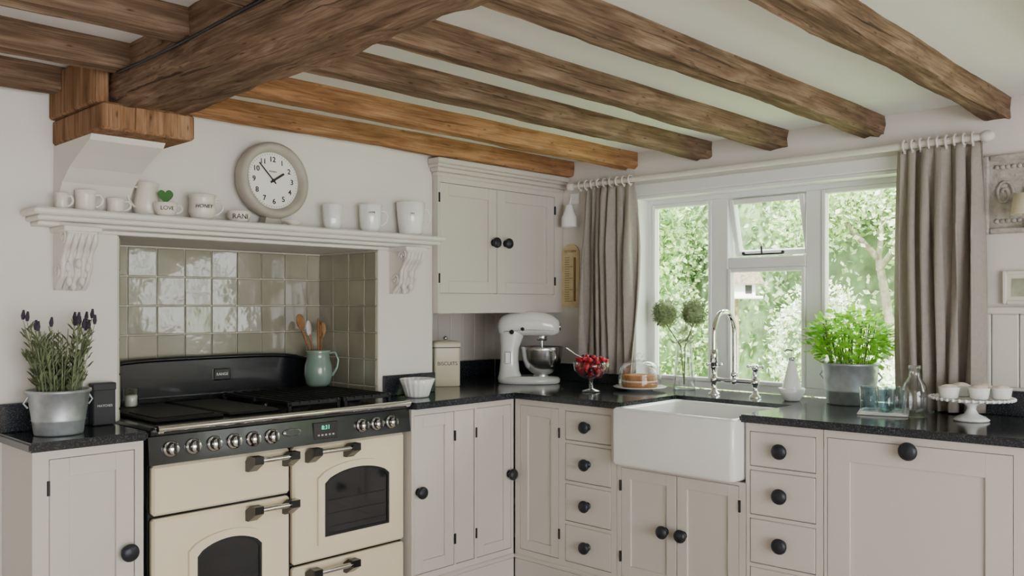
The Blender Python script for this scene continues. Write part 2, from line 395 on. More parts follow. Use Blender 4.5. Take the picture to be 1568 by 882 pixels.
b.box(.835,1.178,2.996,3.017,.90,.99,M_gran,.003); b.done()
# ---------------------------------------------------------------- cabinets
def knob(b,x,y,z,r=.026):
    old=b.M; b.M=old@T(x,y,z)@RX(90)
    b.lathe([(.001,0),(r*.62,0),(r*.62,.003),(r*.38,.006),(r*.36,.014),(r*.6,.018),(r*.95,.022),(r,.028),(r*.93,.034),(r*.6,.039),(.001,.041)],M_knob,seg=24)
    b.M=old
def shaker(b,x0,x1,z0,z1,y,mt,st=.05,rec=.009):
    g=.002; x0+=g;x1-=g;z0+=g;z1-=g
    b.box(x0,x0+st,y,y+.02,z0,z1,mt,.001); b.box(x1-st,x1,y,y+.02,z0,z1,mt,.001)
    b.box(x0+st,x1-st,y,y+.02,z1-st,z1,mt,.001); b.box(x0+st,x1-st,y,y+.02,z0,z0+st,mt,.001)
    b.box(x0+st-.002,x1-st+.002,y+rec,y+.018,z0+st-.002,z1-st+.002,mt)
def hinge(b,x,y,z):
    b.box(x-.004,x+.004,y-.005,y+.004,z-.022,z+.022,M_iron,.001)
def carcass(b,W,D,holes,z0=.10,z1=.87):
    b.holes(0,W,z0,z1,holes,0,.022,M_cab)
    b.box(0,W,.0221,D,z0,z1,M_cab)
    b.box(.0,W,-.004,.03,0.0,.145,M_cab,.003); b.box(.0,W,-.010,.03,0.145,.165,M_cab,.005)
ZB,ZT=.19,.845
b=B('base_cabinet'); b.M=T(.85,2.74,0); W=.322
carcass(b,W,.278,[(.045,.295,ZB,ZT)]); shaker(b,.045,.295,ZB,ZT,.001,M_cab,.055); knob(b,.27,0,.53,.028); hinge(b,.043,0,.76);hinge(b,.043,0,.30); b.done()
b=B('base_cabinet'); b.M=T(2.264,2.74,0); W=.60
carcass(b,W,.275,[(.012,.235,ZB,ZT),(.245,.355,ZB,ZT),(.368,.585,ZB,ZT)])
shaker(b,.012,.235,ZB,ZT,.001,M_cab); b.box(.248,.352,.003,.02,ZB+.002,ZT-.002,M_cab,.001); shaker(b,.368,.585,ZB,ZT,.001,M_cab,.045)
knob(b,.037,0,.53);knob(b,.57,0,.53)
for z in(.30,.74): hinge(b,.239,0,z);hinge(b,.364,0,z)
b.done()
def E(y,x=2.87,rot=0): return T(x,y,0)@RZ(-90+rot)
DZ=[(.71,.845),(.535,.705),(.36,.53),(.185,.355)]
def drawers(x0,x1): return [(x0,x1,z0+.004,z1-.004) for z0,z1 in DZ]
b=B('drawer_cabinet'); b.M=E(2.735); W=.575
carcass(b,W,.62,[(.03,.262,ZB,ZT)]+drawers(.298,.548)); shaker(b,.03,.262,ZB,ZT,.001,M_cab,.045)
for z0,z1 in DZ: b.box(.300,.546,0,.02,z0+.006,z1-.006,M_cab,.003)
for z in(.78,.622,.447,.272): knob(b,.423,0,z)
for z in(.30,.74): hinge(b,.266,0,z)
b.done()
b=B('sink_cabinet'); b.M=E(2.157); W=.582
b.holes(0,W,.10,.648,[(.02,.286,ZB,.635),(.286,.555,ZB,.635)],0,.022,M_cab); b.box(0,W,.0221,.62,.10,.648,M_cab); b.box(.0,W,-.004,.03,0.0,.145,M_cab,.003); b.box(.0,W,-.010,.03,0.145,.165,M_cab,.005)
b.box(0,.018,.0,.10,.648,.87,M_cab); b.box(W-.0,W+.002,.0,.10,.648,.87,M_cab)
shaker(b,.02,.286,ZB,.635,.001,M_cab,.045); shaker(b,.286,.555,ZB,.635,.001,M_cab,.045); knob(b,.235,0,.41); knob(b,.318,0,.41)
for z in(.27,.56): hinge(b,.558,0,z);hinge(b,.017,0,z)
b.done()
b=B('drawer_cabinet'); b.M=E(1.572,2.87,3.9); W=.28
carcass(b,W,.60,drawers(.012,.255))
for z0,z1 in DZ: b.box(.014,.253,0,.02,z0+.006,z1-.006,M_cab,.003)
for z in(.78,.622,.447,.272): knob(b,.133,0,z,.028)
b.done()
b=B('base_cabinet'); b.M=E(1.290,2.8895,3.9); W=.66
carcass(b,W,.565,[(.01,.572,ZB,ZT)]); shaker(b,.01,.572,ZB,ZT,.001,M_cab,.075); knob(b,.278,0,.828,.03)
b.done()
# ---------------------------------------------------------------- belfast sink
b=B('belfast_sink'); cx,cy,w,d=3.03,1.860,.46,.552
b.loft([rr(cx,cy,w-.03,d-.03,.02,.653),rr(cx,cy,w-.008,d-.008,.02,.658),rr(cx,cy,w,d,.022,.668),rr(cx,cy,w,d,.022,.872),rr(cx,cy,w-.006,d-.006,.022,.88),rr(cx,cy,w-.02,d-.02,.02,.884),rr(cx,cy,w-.05,d-.05,.03,.884),rr(cx,cy,w-.066,d-.066,.035,.874),rr(cx,cy,w-.075,d-.075,.04,.72),rr(cx,cy,w-.12,d-.12,.06,.69)],M_porc,True,True)
b.cyl(.03,.69,.695,M_chrome,(cx,cy,0)); b.done()
# ---------------------------------------------------------------- bridge tap
b=B('bridge_tap'); X=3.40
for y in(2.02,1.82):
    b.lathe([(.026,0),(.026,.006),(.014,.014),(.012,.05),(.018,.06),(.018,.075),(.012,.085),(.012,.115),(.017,.12),(.017,.135),(.008,.142),(.001,.143)],M_chrome,(X,y,.9005),20)
    for a in(0,90):
        b.M=T(X,y,1.033)@RZ(a+20); b.M=b.M@RY(90); b.cyl(.0045,-.03,.03,M_chrome,seg=10); b.sph((0,0,.03),.008,M_chrome,10,6); b.sph((0,0,-.03),.008,M_chrome,10,6); b.M=Matrix.Identity(4)
b.tube([(X,2.02,.967),(X,1.82,.967)],.010,M_chrome,12)
b.sph((X,1.92,.967),.017,M_chrome)
pts=[(X,1.92,.967),(X,1.92,1.05),(X,1.92,1.15)]
for i in range(13):
    a=math.pi*i/12; pts.append((X-.085+.085*math.cos(a),1.92,1.175+.095*math.sin(a)))
pts+= [(X-.17,1.92,1.14),(X-.17,1.92,1.10)]
b.tube(pts,.0105,M_chrome,12); b.cyl(.016,1.055,1.11,M_chrome,(X-.17,1.92,0),16,.003); b.cyl(.012,1.04,1.056,M_iron,(X-.17,1.92,0),16)
b.cyl(.016,.985,1.005,M_chrome,(X,1.92,0),16,.003); b.done()
# ---------------------------------------------------------------- range cooker
b=B('range_cooker'); x0,x1=1.207,2.253; YF=2.765
b.box(x0,x1,YF+.03,3.40,.06,.86,M_black,.003)
b.box(x0+.01,x1-.01,YF+.06,3.38,0,.06,M_black)
b.box(1.207,2.257,2.745,3.42,.872,.905,M_black,.008); b.box(1.190,1.22,2.745,3.01,.872,.905,M_black,.008)
b.prism([(2.748,.875),(2.738,.785),(2.80,.78),(2.80,.875)],1.190,2.257,M_black,'x')
b.tube([(1.21,2.722,.902),(2.24,2.722,.902)],.0105,M_chrome,14)
for x in(1.22,2.23): b.box(x-.01,x+.01,2.716,2.75,.888,.904,M_chrome,.003)
def rknob(x,z=.832):
    b.M=T(x,2.742,z)@RX(84)
    b.lathe([(.001,0),(.026,0),(.0265,.004),(.022,.006),(.020,.008)],M_chrome,seg=24); b.lathe([(.020,.006),(.018,.026),(.015,.030),(.001,.030)],M_chrome,seg=24); b.box(-.004,.004,-.017,.017,.028,.038,M_black,.002)
    b.M=Matrix.Identity(4)
for x in(1.262,1.338,1.412,1.484,1.556,1.628,2.018,2.088,2.160): rknob(x)
b.M=T(1.71,2.741,.838)@RX(84)@Matrix.Diagonal((1.5,.55,1,1)); b.lathe([(.001,.005),(.024,.005),(.026,0)],M_tag,seg=24); b.lathe([(.001,.006),(.02,.006)],M_black,seg=24); b.M=Matrix.Identity(4)
b.box(1.80,1.905,2.737,2.75,.80,.862,M_oven,.002)
b.text('8:31',.022,M_led,T(1.85,2.736,.842)@RX(90))
for i in range(5): b.box(1.815+.016*i,1.823+.016*i,2.735,2.739,.812,.818,M_tag)
def ap(xa,xb,za,zb,rise,n=14):
    pts=[(xa,za),(xb,za)]
    for i in range(n+1):
        t=i/n; x=xb+(xa-xb)*t; pts.append((x,zb-rise+rise*math.sin(math.pi*t)**.6))
    return pts
def rdoor(xa,xb,za,zb): b.box(xa,xb,YF,YF+.03,za,zb,M_cream,.008)
def rhandle(xa,xb,z):
    b.tube([(xa-.012,2.712,z),(xb+.012,2.712,z)],.009,M_chrome,12)
    for x in(xa,xb):
        b.prism([(YF,z-.04),(2.745,z-.04),(2.698,z-.010),(2.698,z+.016),(2.735,z+.016),(YF,z-.004)],x-.017,x+.017,M_black,'x')
rdoor(1.212,1.716,.615,.778); rhandle(1.555,1.70,.757)
rdoor(1.212,1.716,.12,.605); rhandle(1.555,1.70,.585)
rdoor(1.730,2.248,.345,.778); rhandle(1.795,1.965,.757)
rdoor(1.730,2.248,.12,.335); rhandle(1.795,1.965,.315)
def arch(xa,xb,za,zb):
    o=ap(xa,xb,za,zb,.05); i=ap(xa+.028,xb-.028,za+.028,zb-.026,.045); j=ap(xa+.036,xb-.036,za+.036,zb-.034,.043)
    b.ring(o,i,YF-.012,YF+.004,M_cream); b.ring(i,j,YF-.008,YF+.002,M_iron); b.prism(j,YF-.003,YF+.001,M_oven)
    for k in range(3): b.box(xa+.045,xb-.045,YF-.0045,YF-.0032,za+.06+.05*k,za+.063+.05*k,M_iron)
arch(1.83,2.19,.40,.70)
arch(1.33,1.625,.20,.53)
for (xa,xb) in((1.25,1.50),(1.52,1.72)): b.box(xa,xb,2.84,3.32,.905,.917,M_iron,.006)
b.box(1.27,1.48,2.87,3.09,.917,.921,M_iron,.003)
for gx in(1.75,2.0):
    for i in range(6): b.box(gx+.008+.042*i,gx+.018+.042*i,2.83,3.34,.925,.937,M_iron,.002)
    for yv in(2.835,3.08,3.325): b.box(gx,gx+.236,yv,yv+.012,.918,.934,M_iron,.002)
    for fx in(gx+.004,gx+.22):
        for fy in(2.835,3.325): b.box(fx,fx+.012,fy,fy+.012,.903,.925,M_iron)
    for yv in(2.96,3.21): b.cyl(.045,.905,.918,M_iron,(gx+.118,yv,0),20,.003); b.cyl(.03,.918,.924,M_steel,(gx+.118,yv,0),20)
sp=[(1.215,.905),(2.25,.905),(2.25,1.02)]
for i in range(21):
    t=i/20; x=2.235-(2.235-1.23)*t; e=min(t,1-t); z=1.08-.055*math.exp(-e*14)
    sp.append((x,z))
sp.append((1.215,1.02))
b.prism(sp,3.40,3.425,M_black,'y')
b.tube([(p[0],3.395,p[1]) for p in sp[2:]],.009,M_black,8)
b.box(1.215,2.25,3.375,3.40,.905,.93,M_black,.004)
b.box(1.74,1.82,3.392,3.402,.982,1.034,M_tag,.004); b.box(1.743,1.817,3.389,3.399,.985,1.031,M_black,.003); b.text('RANGE',.016,M_tag,T(1.78,3.388,1.008)@RX(90))
b.done()
# ---------------------------------------------------------------- wall cupboard
b=B('wall_cupboard'); b.M=T(2.62,2.985,0); W=.877
b.holes(0,W,1.258,1.885,[(.012,.385,1.35,1.86),(.39,.81,1.35,1.86)],0,.022,M_cab)
b.box(0,W,.0221,.034,1.258,1.885,M_cab); b.box(.001,W,.0341,.51,1.262,1.96,M_cab)
shaker(b,.012,.385,1.35,1.86,.001,M_cab,.055); shaker(b,.39,.81,1.35,1.86,.001,M_cab,.055)
for x,dd,z0,z1 in((-.01,.01,1.885,1.905),(-.02,.025,1.905,1.925),(-.03,.04,1.925,1.94),(-.035,.048,1.94,1.965)): b.box(x,W,-dd,.03,z0,z1,M_cab,.004)
knob(b,.358,0,1.598);knob(b,.442,0,1.598)
for z in(1.42,1.79): hinge(b,.009,0,z); hinge(b,.814,0,z)
b.done()
# ---------------------------------------------------------------- window
b=B('window_1'); XW=3.60
def wb(y0,y1,z0,z1,xa=XW,xb=XW+.06,c=.004): b.box(xa,xb,y0,y1,z0,z1,M_win,c)
zb,zt=.902,1.828
wb(2.485,2.528,zb,zt);wb(1.135,1.18,zb,zt);wb(1.18,2.485,1.79,zt);wb(1.18,2.485,zb,.935)
wb(2.066,2.15,.935,1.79);wb(1.616,1.689,.935,1.79)
wb(1.689,2.066,1.465,1.515)
def sash(y0,y1,z0,z1,xo=0,t=.022):
    wb(y0,y0+t,z0,z1,XW-.008+xo,XW+.03+xo,.003);wb(y1-t,y1,z0,z1,XW-.008+xo,XW+.03+xo,.003);wb(y0+t,y1-t,z0,z0+t,XW-.008+xo,XW+.03+xo,.003);wb(y0+t,y1-t,z1-t,z1,XW-.008+xo,XW+.03+xo,.003)
    b.box(XW+.012+xo,XW+.016+xo,y0+t,y1-t,z0+t,z1-t,M_pane)
sash(2.15,2.485,.935,1.79,0,.018); sash(1.689,2.066,.935,1.465,0,.018); sash(1.18,1.616,.935,1.79,0,.018)
b.M=T(XW+.02,0,1.79)@RY(-14)@T(-XW-.02,0,-1.79); sash(1.695,2.06,1.520,1.788,0,.024); b.M=Matrix.Identity(4)
b.box(3.502,XW,2.515,2.529,.902,1.83,M_win); b.box(3.502,XW,1.131,1.145,.902,1.83,M_win); b.box(3.502,XW,1.145,2.515,1.815,1.829,M_win)
b.box(3.486,3.50,2.53,2.585,.99,1.885,M_win,.004); b.box(3.486,3.50,1.075,1.13,.99,1.885,M_win,.004); b.box(3.486,3.50,1.13,2.53,1.83,1.885,M_win,.004)
b.tube([(XW-.03,1.78,1.525),(XW-.03,1.97,1.525)],.004,M_iron,8); b.tube([(XW-.03,1.88,1.525),(XW-.035,1.88,1.56)],.004,M_iron,8)
for y in(1.78,1.97): b.sph((XW-.03,y,1.53),.008,M_iron,8,6)
b.done()
b=B('curtain_pole'); XP=3.42; ZP=1.902
b.M=T(XP,0,ZP)@RX(90); b.cyl(.013,-2.86,-.93,M_trim,seg=16); b.M=Matrix.Identity(4)
for y in(.925,2.865): b.sph((XP,y,ZP),(.022,.026,.022),M_trim)
for y in(.96,2.84): b.box(XP-.004,3.499,y-.008,y+.008,ZP-.012,ZP+.012,M_trim,.002)
def rings(y0,y1,n):
    for i in range(n):
        y=y0+(y1-y0)*i/(n-1); b.tube([(XP+.021*math.cos(a),y+random.uniform(-.001,.001),ZP+.021*math.sin(a)) for a in np.linspace(0,2*math.pi,17)[:-1]],.004,M_trim,6,close=True)
        b.box(XP-.006,XP+.006,y-.003,y+.003,ZP-.030,ZP-.018,M_cup)
rings(.97,1.21,9); rings(2.49,2.80,9); b.done()
def curtain(y0,y1,zt,zb,pl,sd):
    b=B('linen_curtain'); nu,nv=pl*14,36; vs=[];fs=[]
    for j in range(nv+1):
        t=j/nv; z=zt+(zb-zt)*t
        for i in range(nu+1):
            s=i/nu; ph=2*math.pi*pl*s
            amp=(.013+.020*min(1,t*3))*(1+.35*math.sin(s*11+sd))
            if t<.05: amp=.012
            yy=y0+(y1-y0)*s+.008*math.sin(ph*2+3*t+sd)+ (s-.5)*.02*math.sin(3*t)+.008*math.sin(s*7+sd)*t
            xx=XP+amp*math.sin(ph+1.3*math.sin(1.6*t+s*6+sd))+.008*math.sin(9*s+2*t)+.007*math.sin(ph*.5+4*t)
            zz=z+(.008*math.sin(ph*1.0) if j==0 else 0)
            vs.append((xx,yy,zz))
    for j in range(nv):
        for i in range(nu): a=j*(nu+1)+i; fs.append((a,a+1,a+nu+2,a+nu+1))
    b.add(vs,fs,M_linen,True); o=b.done(); md=o.modifiers.new('s','SOLIDIFY'); md.thickness=.002
curtain(.94,1.235,1.885,.905,6,.3); curtain(2.475,2.775,1.885,.96,7,2.1)
# ---------------------------------------------------------------- vessels
def vessel(b,prof,mt,th=.003,seg=32,wave=0,wn=0):
    inner=[(max(r-th,.001),z+(th if i==0 else 0)) for i,(r,z) in enumerate(prof)]
    full=[(.001,prof[0][1])]+list(prof)+[(prof[-1][0]-th*.5,prof[-1][1]+th*.4)]+inner[::-1]+[(.001,prof[0][1]+th)]
    b.lathe(full,mt,seg=seg,wave=wave,wn=wn)
def handle(b,r,z0,z1,out,mt,rad=.004,ang=0):
    old=b.M; b.M=old@RZ(ang)
    pts=[(r-.002,0,z1),(r+out*.6,0,z1+.003),(r+out,0,z1-(z1-z0)*.3),(r+out*.85,0,z0+(z1-z0)*.35),(r+out*.3,0,z0+.002),(r-.003,0,z0)]
    b.tube(pts,rad,mt,8); b.M=old
def mug(name,x,y,prof,mt,hz=None,ho=.022,ang=-20,txt=None,ts=.02,z=1.601,tz=None,shear=0,wave=0,wn=0):
    b=B(name); b.M=T(x,y,z); vessel(b,prof,mt,wave=wave,wn=wn)
    if hz: handle(b,hz[2],hz[0],hz[1],ho,mt,.004,ang)
    if txt:
        rm=max(r for r,_ in prof)+.0006; b.text(txt,ts,M_ink,RZ(-math.degrees(math.atan2(x,y))+8)@T(0,0,tz or prof[-1][1]*.55),.0008,cyl=rm,shear=shear)
    return b.done()
mug('pottery_cup',1.00,2.945,[(.014,0),(.018,.01),(.017,.03),(.02,.052)],M_cup,(.012,.042,.018),.014)
mug('pottery_cup',1.070,2.94,[(.026,0),(.031,.004),(.031,.05),(.033,.066)],M_cup,(.014,.052,.030),.022)
mug('pottery_cup',1.168,2.945,[(.022,0),(.027,.008),(.026,.035),(.030,.048)],M_cup,(.010,.040,.028),.018)
mug('pottery_jug',1.285,2.975,[(.034,0),(.040,.01),(.046,.04),(.040,.075),(.036,.095),(.040,.115)],M_cup,(.03,.098,.040),.034,190)
b=B('potted_succulent'); b.M=T(1.318,2.905,1.601); vessel(b,[(.02,0),(.03,.006),(.038,.025),(.039,.044)],M_cup); handle(b,.037,.01,.036,.018,M_cup,.0035,-20)
b.text('LOVE',.019,M_ink,RZ(-15)@T(0,0,.024),.0008,cyl=.0395); b.lathe([(.001,.036),(.034,.037)],M_soil)
hp=[]
for i in range(40):
    t=2*math.pi*i/40; hp.append((.0018*16*math.sin(t)**3*.85,.0017*(13*math.cos(t)-5*math.cos(2*t)-2*math.cos(3*t)-math.cos(4*t))+.068))
b.M=b.M@RZ(-35)
b.prism(hp,-.006,.006,M_succ,'y'); b.done()
mug('pottery_mug',1.47,2.945,[(.030,0),(.040,.010),(.048,.03),(.044,.052),(.044,.072),(.048,.088)],M_cup,(.018,.066,.044),.028,-25,'HONEY',.018,tz=.045,shear=.3)
mug('pottery_bowl',1.610,2.94,[(.026,0),(.034,.006),(.042,.02),(.042,.040)],M_cup,None,0,0,'RANI',.026,tz=.019)
mug('stone_tumbler',2.025,2.95,[(.028,0),(.034,.02),(.042,.100)],M_porc,None,wave=.03,wn=8)
mug('white_mug',2.215,2.95,[(.032,0),(.041,.02),(.045,.06),(.048,.115)],M_porc,(.03,.09,.043),.036,-15,'HOME',.010,tz=.08,wave=.02,wn=8)
mug('white_mug',2.432,2.95,[(.042,0),(.050,.01),(.057,.07),(.063,.142)],M_porc,(.035,.115,.055),.042,-15,'TEA',.010,tz=.09)
mug('pottery_bowl',1.815,2.90,[(.016,0),(.026,.006),(.036,.014),(.037,.017)],M_cup,None)
b=B('mantel_clock'); CM=T(1.762,2.968,1.772)@RX(86); b.M=CM
b.lathe([(.001,-.03),(.128,-.03),(.142,-.02),(.147,.0),(.145,.028),(.132,.040),(.118,.036),(.110,.018),(.108,.010)],M_clockrim,seg=64)
b.lathe([(.001,.010),(.109,.010)],M_clockface,seg=48)
for k in range(1,13):
    a=math.pi/2-k*math.pi/6; b.text(str(k),.028,M_ink,T(.081*math.cos(a),.081*math.sin(a),.0115),.0004,font_w=.0005)
for k in range(60):
    b.M=CM@RZ(k*6); b.box(.099,.104,-.0006,.0006,.0105,.0115,M_ink)
for ang,L,w in((90+42,.086,.0025),(90-57,.055,.004)):
    b.M=CM@RZ(ang); b.box(-.015,L,-w,w,.013,.015,M_ink,.0004)
b.M=CM; b.cyl(.006,.010,.018,M_ink,seg=12); b.text('Kitchen',.010,M_ink,T(0,.035,.0115),.0003)
b.M=Matrix.Identity(4)
b.prism([(1.72,1.601),(1.80,1.601),(1.79,1.635),(1.73,1.635)],2.95,2.995,M_clockrim,'y')
b.done()
def bucket(name,x,y,z,rt,rb,h,seg=40):
    b=B(name); b.M=T(x,y,z)
    b.lathe([(.001,0),(rb,0),(rb+.001,.004),(rb+(rt-rb)*.3,h*.3),(rb+(rt-rb)*.3+.002,h*.32),(rb+(rt-rb)*.34,h*.35),(rt-.002,h-.012),(rt+.003,h-.008),(rt+.003,h),(rt-.003,h),(rt-.006,h-.02),(rt-.008,h-.022)],M_galv,seg=seg)
    b.lathe([(.001,h-.022),(rt-.006,h-.022)],M_soil,seg=seg)
    return b
def leaf(b,p,d,L,w,mt,up=None):
    p=Vector(p);d=Vector(d).normalized(); a=Vector((0,0,1)) if up is None else Vector(up)
    s=d.cross(a)
    if s.length<.05: s=d.cross(Vector((1,0,0)))
    s.normalize(); n=s.cross(d)
    vs=[p,p+d*L*.35+s*w*.5-n*.1*L,p+d*L*.35-s*w*.5-n*.1*L,p+d*L*.75+s*w*.33+n*.0*L,p+d*L*.75-s*w*.33,p+d*L-n*.12*L,p+d*L*.4+n*.04*L]
    b.add(vs,[(0,1,6),(0,6,2),(1,3,5,6),(6,5,4,2)],mt,True)
b=bucket('potted_lavender',.965,2.868,.901,.089,.068,.137)
for ear in(-1,1): b.tube([(ear*.088,.0,.118),(ear*.10,0,.10),(ear*.088,0,.085)],.003,M_galv,6)
for i in range(120):
    a=random.uniform(0,6.28); r=.06*math.sqrt(random.random()); h=random.uniform(.06,.21); s=random.uniform(.15,.7)
    x,y=r*math.cos(a),r*math.sin(a); dx,dy=s*h*.4*math.cos(a),s*h*.4*math.sin(a)
    fl=h>.15 and i%3==0
    tip=(x+dx*1.2,y*.9+dy*.9,.115+h+(.045 if fl else 0)); mid=(x+dx*.5,y+dy*.4,.115+h*.55)
    b.tube([(x,y,.10),mid,tip],[.0016,.0013,.001],M_lav,5)
    for k in range(7):
        t=random.uniform(.2,.95); q=Vector((x,y,.11)).lerp(Vector(tip),t); an=random.uniform(0,6.28); leaf(b,q,(math.cos(an),math.sin(an),1.3),.034,.005,M_lav)
    if fl: b.tube([tip,(tip[0],tip[1],tip[2]+.012),(tip[0]+.002,tip[1],tip[2]+.03)],[.004,.0065,.003],M_lavf,7)
b.done()
b=B('slate_tin'); b.box(1.10,1.172,2.955,2.99,.901,1.035,M_slate,.003); b.box(1.098,1.174,2.953,2.992,1.015,1.04,M_slate,.003); b.text('MATCHES',.011,M_tag,T(1.136,2.953,.965)@RX(90)); b.done()
b=B('candle_glass'); b.M=T(1.345,3.25,.918); vessel(b,[(.024,0),(.026,.01),(.026,.07)],M_glass,.002); b.cyl(.022,.004,.045,M_cup,seg=20,b=.003); b.done()
b=B('utensil_jug'); b.M=T(2.185,3.29,.938)
vessel(b,[(.045,0),(.054,.012),(.062,.05),(.06,.09),(.05,.125),(.05,.145),(.055,.158)],M_jug,.004); handle(b,.052,.045,.145,.035,M_jug,.006,-35)
for (dx,dy,L,k) in((-.085,.01,.31,0),(-.03,.03,.28,1),(.0,.0,.29,2),(.04,.03,.27,0)):
    p0=Vector((-dx*.2,-dy*.2,.02)); p1=Vector((dx,dy,L-.045)); b.tube([tuple(p0),tuple(p1)],.005,M_spoon,8)
    old=b.M; b.M=old@T(p1.x,p1.y,p1.z+.02)@RY(math.degrees(math.atan2(dx,L)))@RZ(25*k); b.sph((0,0,0),(.021,.007,.036),M_spoon if k!=1 else M_cup,14,8); b.M=old
b.done()
b=B('ribbed_bowl'); b.M=T(2.415,2.885,.901); vessel(b,[(.045,0),(.05,.006),(.064,.05),(.075,.078)],M_porc,.004,seg=72,wave=.03,wn=18); b.done()
b=B('biscuit_tin'); b.M=T(2.85,3.19,.901)@RZ(-30)
b.loft([rr(0,0,.124,.094,.012,0),rr(0,0,.13,.10,.014,.004),rr(0,0,.13,.10,.014,.198)],M_tin)
b.loft([rr(0,0,.136,.106,.016,.190),rr(0,0,.138,.108,.016,.194),rr(0,0,.138,.108,.016,.206),rr(0,0,.130,.100,.016,.213),rr(0,0,.11,.08,.016,.219),rr(0,0,.05,.04,.012,.223)],M_tin)
b.loft([rr(0,0,.1325,.1025,.015,.186),rr(0,0,.1325,.1025,.015,.190)],M_ink)
b.sph((0,0,.233),(.012,.012,.010),M_steel)
b.text('BISCUITS',.025,M_ink,T(0,-.0505,.11)@RX(90)); b.done()
# ---------------------------------------------------------------- stand mixer
MX=T(3.235,2.985,.901)@RZ(-50)
b=B('stand_mixer'); b.M=MX
def ell(cx,cy,rx,ry,z,n=24,p=2.4):
    o=[]
    for k in range(n):
        a=2*math.pi*k/n; c,s_=math.cos(a),math.sin(a); o.append((cx+rx*math.copysign(abs(c)**(2/p),c),cy+ry*math.copysign(abs(s_)**(2/p),s_),z))
    return o
b.loft([ell(0,0,.150,.085,0),ell(0,0,.158,.092,.006),ell(0,0,.158,.092,.022),ell(0,0,.148,.085,.032),ell(-.02,0,.11,.07,.038)],M_mixer)
b.loft([ell(-.095,0,.066,.066,.02),ell(-.10,0,.052,.052,.06),ell(-.10,0,.046,.048,.12),ell(-.098,0,.048,.049,.18),ell(-.09,0,.060,.052,.23),ell(-.085,0,.065,.052,.27)],M_mixer)
def xs(x,zc,ry,rz,n=24,p=2.3):
    o=[]
    for k in range(n):
        a=2*math.pi*k/n; c,s_=math.cos(a),math.sin(a); o.append((x,ry*math.copysign(abs(c)**(2/p),c),zc+rz*math.copysign(abs(s_)**(2/p),s_)))
    return o
b.loft([xs(-.160,.285,.012,.012),xs(-.153,.287,.038,.038),xs(-.135,.29,.053,.053),xs(-.09,.296,.059,.061),xs(0,.302,.061,.063),xs(.07,.299,.058,.061),xs(.12,.290,.051,.052),xs(.148,.286,.036,.036),xs(.153,.286,.02,.02)],M_mixer)
b.M=b.M@T(.150,0,.286)@RY(90); b.cyl(.020,0,.010,M_steel,seg=20,b=.002); b.M=MX
b.loft([xs(-.125,.262,.0555,.006),xs(0,.272,.0625,.004),xs(.125,.268,.050,.004)],M_steel)
b.cyl(.026,.215,.25,M_steel,(.065,0,0),20,.003); b.cyl(.008,.13,.22,M_steel,(.065,0,0),10)
b.M=b.M@T(.065,0,.034)
vessel(b,[(.045,0),(.05,.004),(.04,.012),(.055,.02),(.088,.05),(.100,.09),(.105,.135),(.108,.150)],M_steel,.002,48)
handle(b,.10,.06,.13,.04,M_steel,.006,-60); b.M=MX
b.sph((-.085,-.060,.26),.012,M_iron); b.sph((-.03,-.063,.275),.009,M_iron); b.box(-.12,-.09,-.052,-.044,.10,.16,M_steel,.003)
b.done()
b=B('berry_bowl'); b.M=T(3.11,2.485,.901)
vessel(b,[(.042,0),(.04,.006),(.010,.014),(.009,.05),(.014,.056),(.05,.068),(.078,.10),(.085,.135)],M_glass,.003)
for i in range(190):
    a=random.uniform(0,6.28); r=.074*math.sqrt(random.random()); z=random.uniform(.075,.16)
    if z<.11: r=min(r,.035+(z-.07)*.9)
    z=min(z,.172-.4*r) if z>.12 else z
    b.sph((r*math.cos(a),r*math.sin(a),z),random.uniform(.008,.012),M_berry if i%5 else M_berry2,8,6)
b.tube([(-.01,.0,.14),(-.05,.05,.17),(-.08,.08,.20)],[.003,.0025,.004],M_steel,8); b.done()
b=B('cake_dome'); b.M=T(3.335,2.375,.901)
b.lathe([(.001,0),(.06,0),(.065,.004),(.118,.012),(.125,.017),(.118,.018),(.06,.012),(.001,.012)],M_porc,seg=48)
b.cyl(.082,.013,.038,M_cake,seg=40,b=.006); b.cyl(.083,.038,.046,M_jam,seg=40,b=.003); b.cyl(.082,.046,.070,M_cake,seg=40,b=.006)
b.lathe([(.10,.018),(.10,.075),(.095,.10),(.075,.125),(.04,.137),(.012,.14),(.008,.145),(.014,.155),(.016,.165),(.010,.172),(.001,.174)],M_glass,seg=48); b.done()
b=B('topiary_vase'); b.M=T(3.525,2.255,.901)
vessel(b,[(.052,0),(.053,.004),(.046,.10),(.040,.16),(.038,.215),(.044,.235)],M_glass,.003)
def ball(c,r,n,mt):
    b.sph(c,r*.8,mt,14,10)
    for i in range(n):
        v=Vector((random.gauss(0,1),random.gauss(0,1),random.gauss(0,1))).normalized(); q=Vector(c)+v*r*random.uniform(.76,.92); t=Vector((random.gauss(0,1),random.gauss(0,1),random.gauss(0,1)))
        leaf(b,q,v+t*.5,random.uniform(.010,.016),.010,mt)
ball((-.03,.085,.355),.068,600,M_top); ball((-.03,-.070,.358),.064,560,M_top)
for c in((-.03,.085,.31),(-.03,-.070,.31)): b.tube([(0,0,.02),(c[0]*.3,c[1]*.15,.20),c],.003,M_stem,6)
for i in range(26):
    a=random.uniform(0,6.28); leaf(b,(random.uniform(-.02,.02),random.uniform(-.04,.04),random.uniform(.20,.28)),(math.cos(a),math.sin(a),.8),.05,.016,M_top)
b.done()
b=B('soap_dispenser'); b.M=T(3.40,1.655,.901)
vessel(b,[(.03,0),(.034,.004),(.048,.03),(.055,.05)],M_porc,.004)
b.lathe([(.001,.008),(.036,.008),(.042,.02),(.038,.06),(.024,.115),(.015,.155),(.013,.165),(.001,.165)],M_porc,seg=32)
